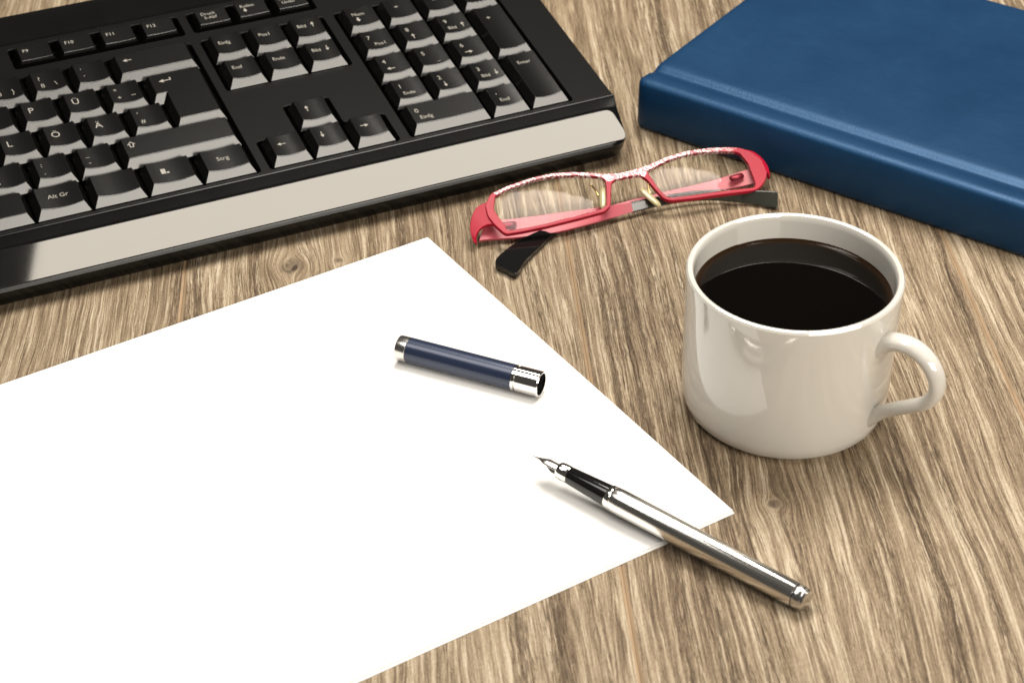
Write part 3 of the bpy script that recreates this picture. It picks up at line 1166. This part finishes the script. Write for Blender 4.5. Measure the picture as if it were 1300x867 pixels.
band("ear_tip", [(-23.7, 12.9, 3.3), (-39.5, 8.2, 3.4), (-55.0, 2.8, 3.7), (-66.1, -3.9, 3.9), (-71.0, -8.0, 3.8), (-72.4, -11.0, 3.5)],
     [(-25.9, 7.8, 1.9), (-39.6, 3.6, 2.2), (-51.1, -5.2, 2.7), (-59.0, -11.7, 3.0), (-65.2, -18.6, 3.1), (-67.4, -20.0, 3.0)], 2.6, M['tip'], tr_, bev=0.9)
# end pieces wrapping back from the front to the temples
band("end_piece", [(-62.8, 20.5, 13.6), (-68.5, 20.0, 12.6), (-72.5, 16.5, 10.6), (-75.2, 11.5, 7.5), (-75.6, 7.0, 4.5)],
     [(-63.6, 7.5, 9.4), (-67.0, 10.0, 9.2), (-71.0, 10.0, 8.0), (-74.0, 7.6, 6.0), (-74.6, 5.4, 3.8)], 1.7, M['red'], gl)
band("end_piece", [(56.5, 20.0, 13.5), (60.5, 18.0, 12.5), (63.0, 14.0, 10.8), (63.8, 10.0, 8.8), (63.2, 6.5, 7.0)],
     [(57.8, 3.5, 8.5), (60.0, 6.0, 8.6), (62.0, 7.0, 8.0), (62.6, 6.0, 7.0), (62.4, 4.8, 6.0)], 1.7, M['red'], gl)
for hx, hy, hz, sgn in ((-61.5, 11.2, 6.4, 1), (51.8, 9.6, 7.2, -1)):
    path = [Vector((hx + sgn * t, hy - 0.5 * t * 0.2, hz - 0.02 * t)) for t in (0, 0.6, 3.0, 6.4, 7.0)]
    sweep("hinge", path, [(0.5, 0.4), (1.5, 1.0), (1.7, 1.1), (1.5, 1.0), (0.5, 0.4)], 14, M['hinge'], gl)
# nose pads on wire arms
for px, py, dx_, mat in ((6.0, 7.6, 1, M['pad']), (-14.2, 12.4, -1, M['pad'])):
    c = Vector((px, py * math.cos(GT), HB + py * math.sin(GT) - 1.4))
    ax = Vector((0.36 * dx_, -0.86, -0.30)).normalized()
    pth = [c + ax * t for t in (-6.2, -5.6, -4.0, 0, 4.0, 5.6, 6.2)]
    pad = sweep("nose_pad", pth, [(0.35, 0.3), (1.1, 0.7), (1.6, 0.9), (1.8, 1.0), (1.6, 0.9), (1.1, 0.7), (0.35, 0.3)], 14, mat, gl)
    arm = catmull([c + Vector((0, 0, 0.3)), c + Vector((dx_ * 1.0, 2.5, 0.2)), c + Vector((dx_ * 1.5, 5.5, 1.8)), c + Vector((dx_ * 2.6, 7.2, 3.4))], 5)
    sweep("pad_arm", arm, [(0.45, 0.45)] * len(arm), 8, M['gold'], pad)

# ------------------------------------------------------------------ book
bt = Vector((0.821, -0.571, 0))             # along the spine
bn = Vector((0.571, 0.821, 0))              # spine -> fore edge
corner = bt * (-422.4) + bn * 706.3
BLEN, BW, BT = 236.0, 165.0, 25.6
book = bpy.data.objects.new("book", None)
link(book)
book.matrix_world = Matrix.Translation(corner * S) @ Matrix(((bt.x, bn.x, 0), (bt.y, bn.y, 0), (0, 0, 1))).to_4x4()
tag(book, "thick closed book bound in dark blue leather beside the cup", "book")
# cover cross-section in (n, z): outer line then inner line back
CTK = 2.2
outer = [(BW, BT), (90.0, BT + 0.2), (40.0, BT + 0.15), (24.0, BT + 0.1), (20.0, BT), (18.0, BT - 0.35), (16.4, BT - 1.15), (15.2, BT - 1.8), (13.8, BT - 1.9), (12.4, BT - 1.3), (10.6, BT - 0.65), (8.4, BT - 0.4), (5.0, BT - 0.3),
         (2.6, BT - 0.6), (1.0, BT - 1.5), (0.25, BT - 3.0), (-0.1, BT * 0.5), (0.15, 3.2), (1.0, 1.2), (2.6, 0.2), (6.0, 0.0), (BW, 0.0)]
inner = [(BW, CTK), (5.0, CTK), (3.0, 4.0), (2.6, BT * 0.5), (3.0, BT - 4.2), (5.0, BT - 3.4), (BW, BT - CTK)]
sec = outer + inner
nsec = len(sec)
verts, faces = [], []
ts = [0, 0.5, 1.4, 3.0, 6.0, 40, 118, 196, 230, 233, 234.6, 235.5, 236]
for t in ts:
    e = min(t, BLEN - t)
    dip = 0.9 * max(0.0, 1 - e / 3.0) ** 2
    for n_c, z in sec:
        zz = z
        if z > BT - CTK - 0.5 and n_c > 3:
            zz = z - dip * (1.0 if z > BT - 2.0 else 0.0)
        dn = 2.2 * max(0.0, 1 - e / 3.0) ** 2 * max(0.0, 1 - max(0, n_c) / 10.0)
        verts.append((t, n_c + dn, zz))
for k in range(len(ts) - 1):
    for i in range(nsec):
        j = (i + 1) % nsec
        faces.append((k * nsec + i, k * nsec + j, (k + 1) * nsec + j, (k + 1) * nsec + i))
faces.append(tuple(range(nsec)))
faces.append(tuple(range((len(ts) - 1) * nsec, len(ts) * nsec)))
cov = flat_by_angle(mesh_obj("cover", verts, faces, M['leather'], book), 50)
bevel(cov, 0.5, 2, 50)
pb_ = [(x, y, z) for z in (CTK + 0.05, BT - CTK - 0.05) for x, y in ((4, 5.4), (BLEN - 4, 5.4), (BLEN - 4, BW - 4), (4, BW - 4))]
mesh_obj("page_block", pb_, [(0, 1, 2, 3), (4, 5, 6, 7), (0, 1, 5, 4), (1, 2, 6, 5), (2, 3, 7, 6), (3, 0, 4, 7)], M['pages'], book, smooth=False)
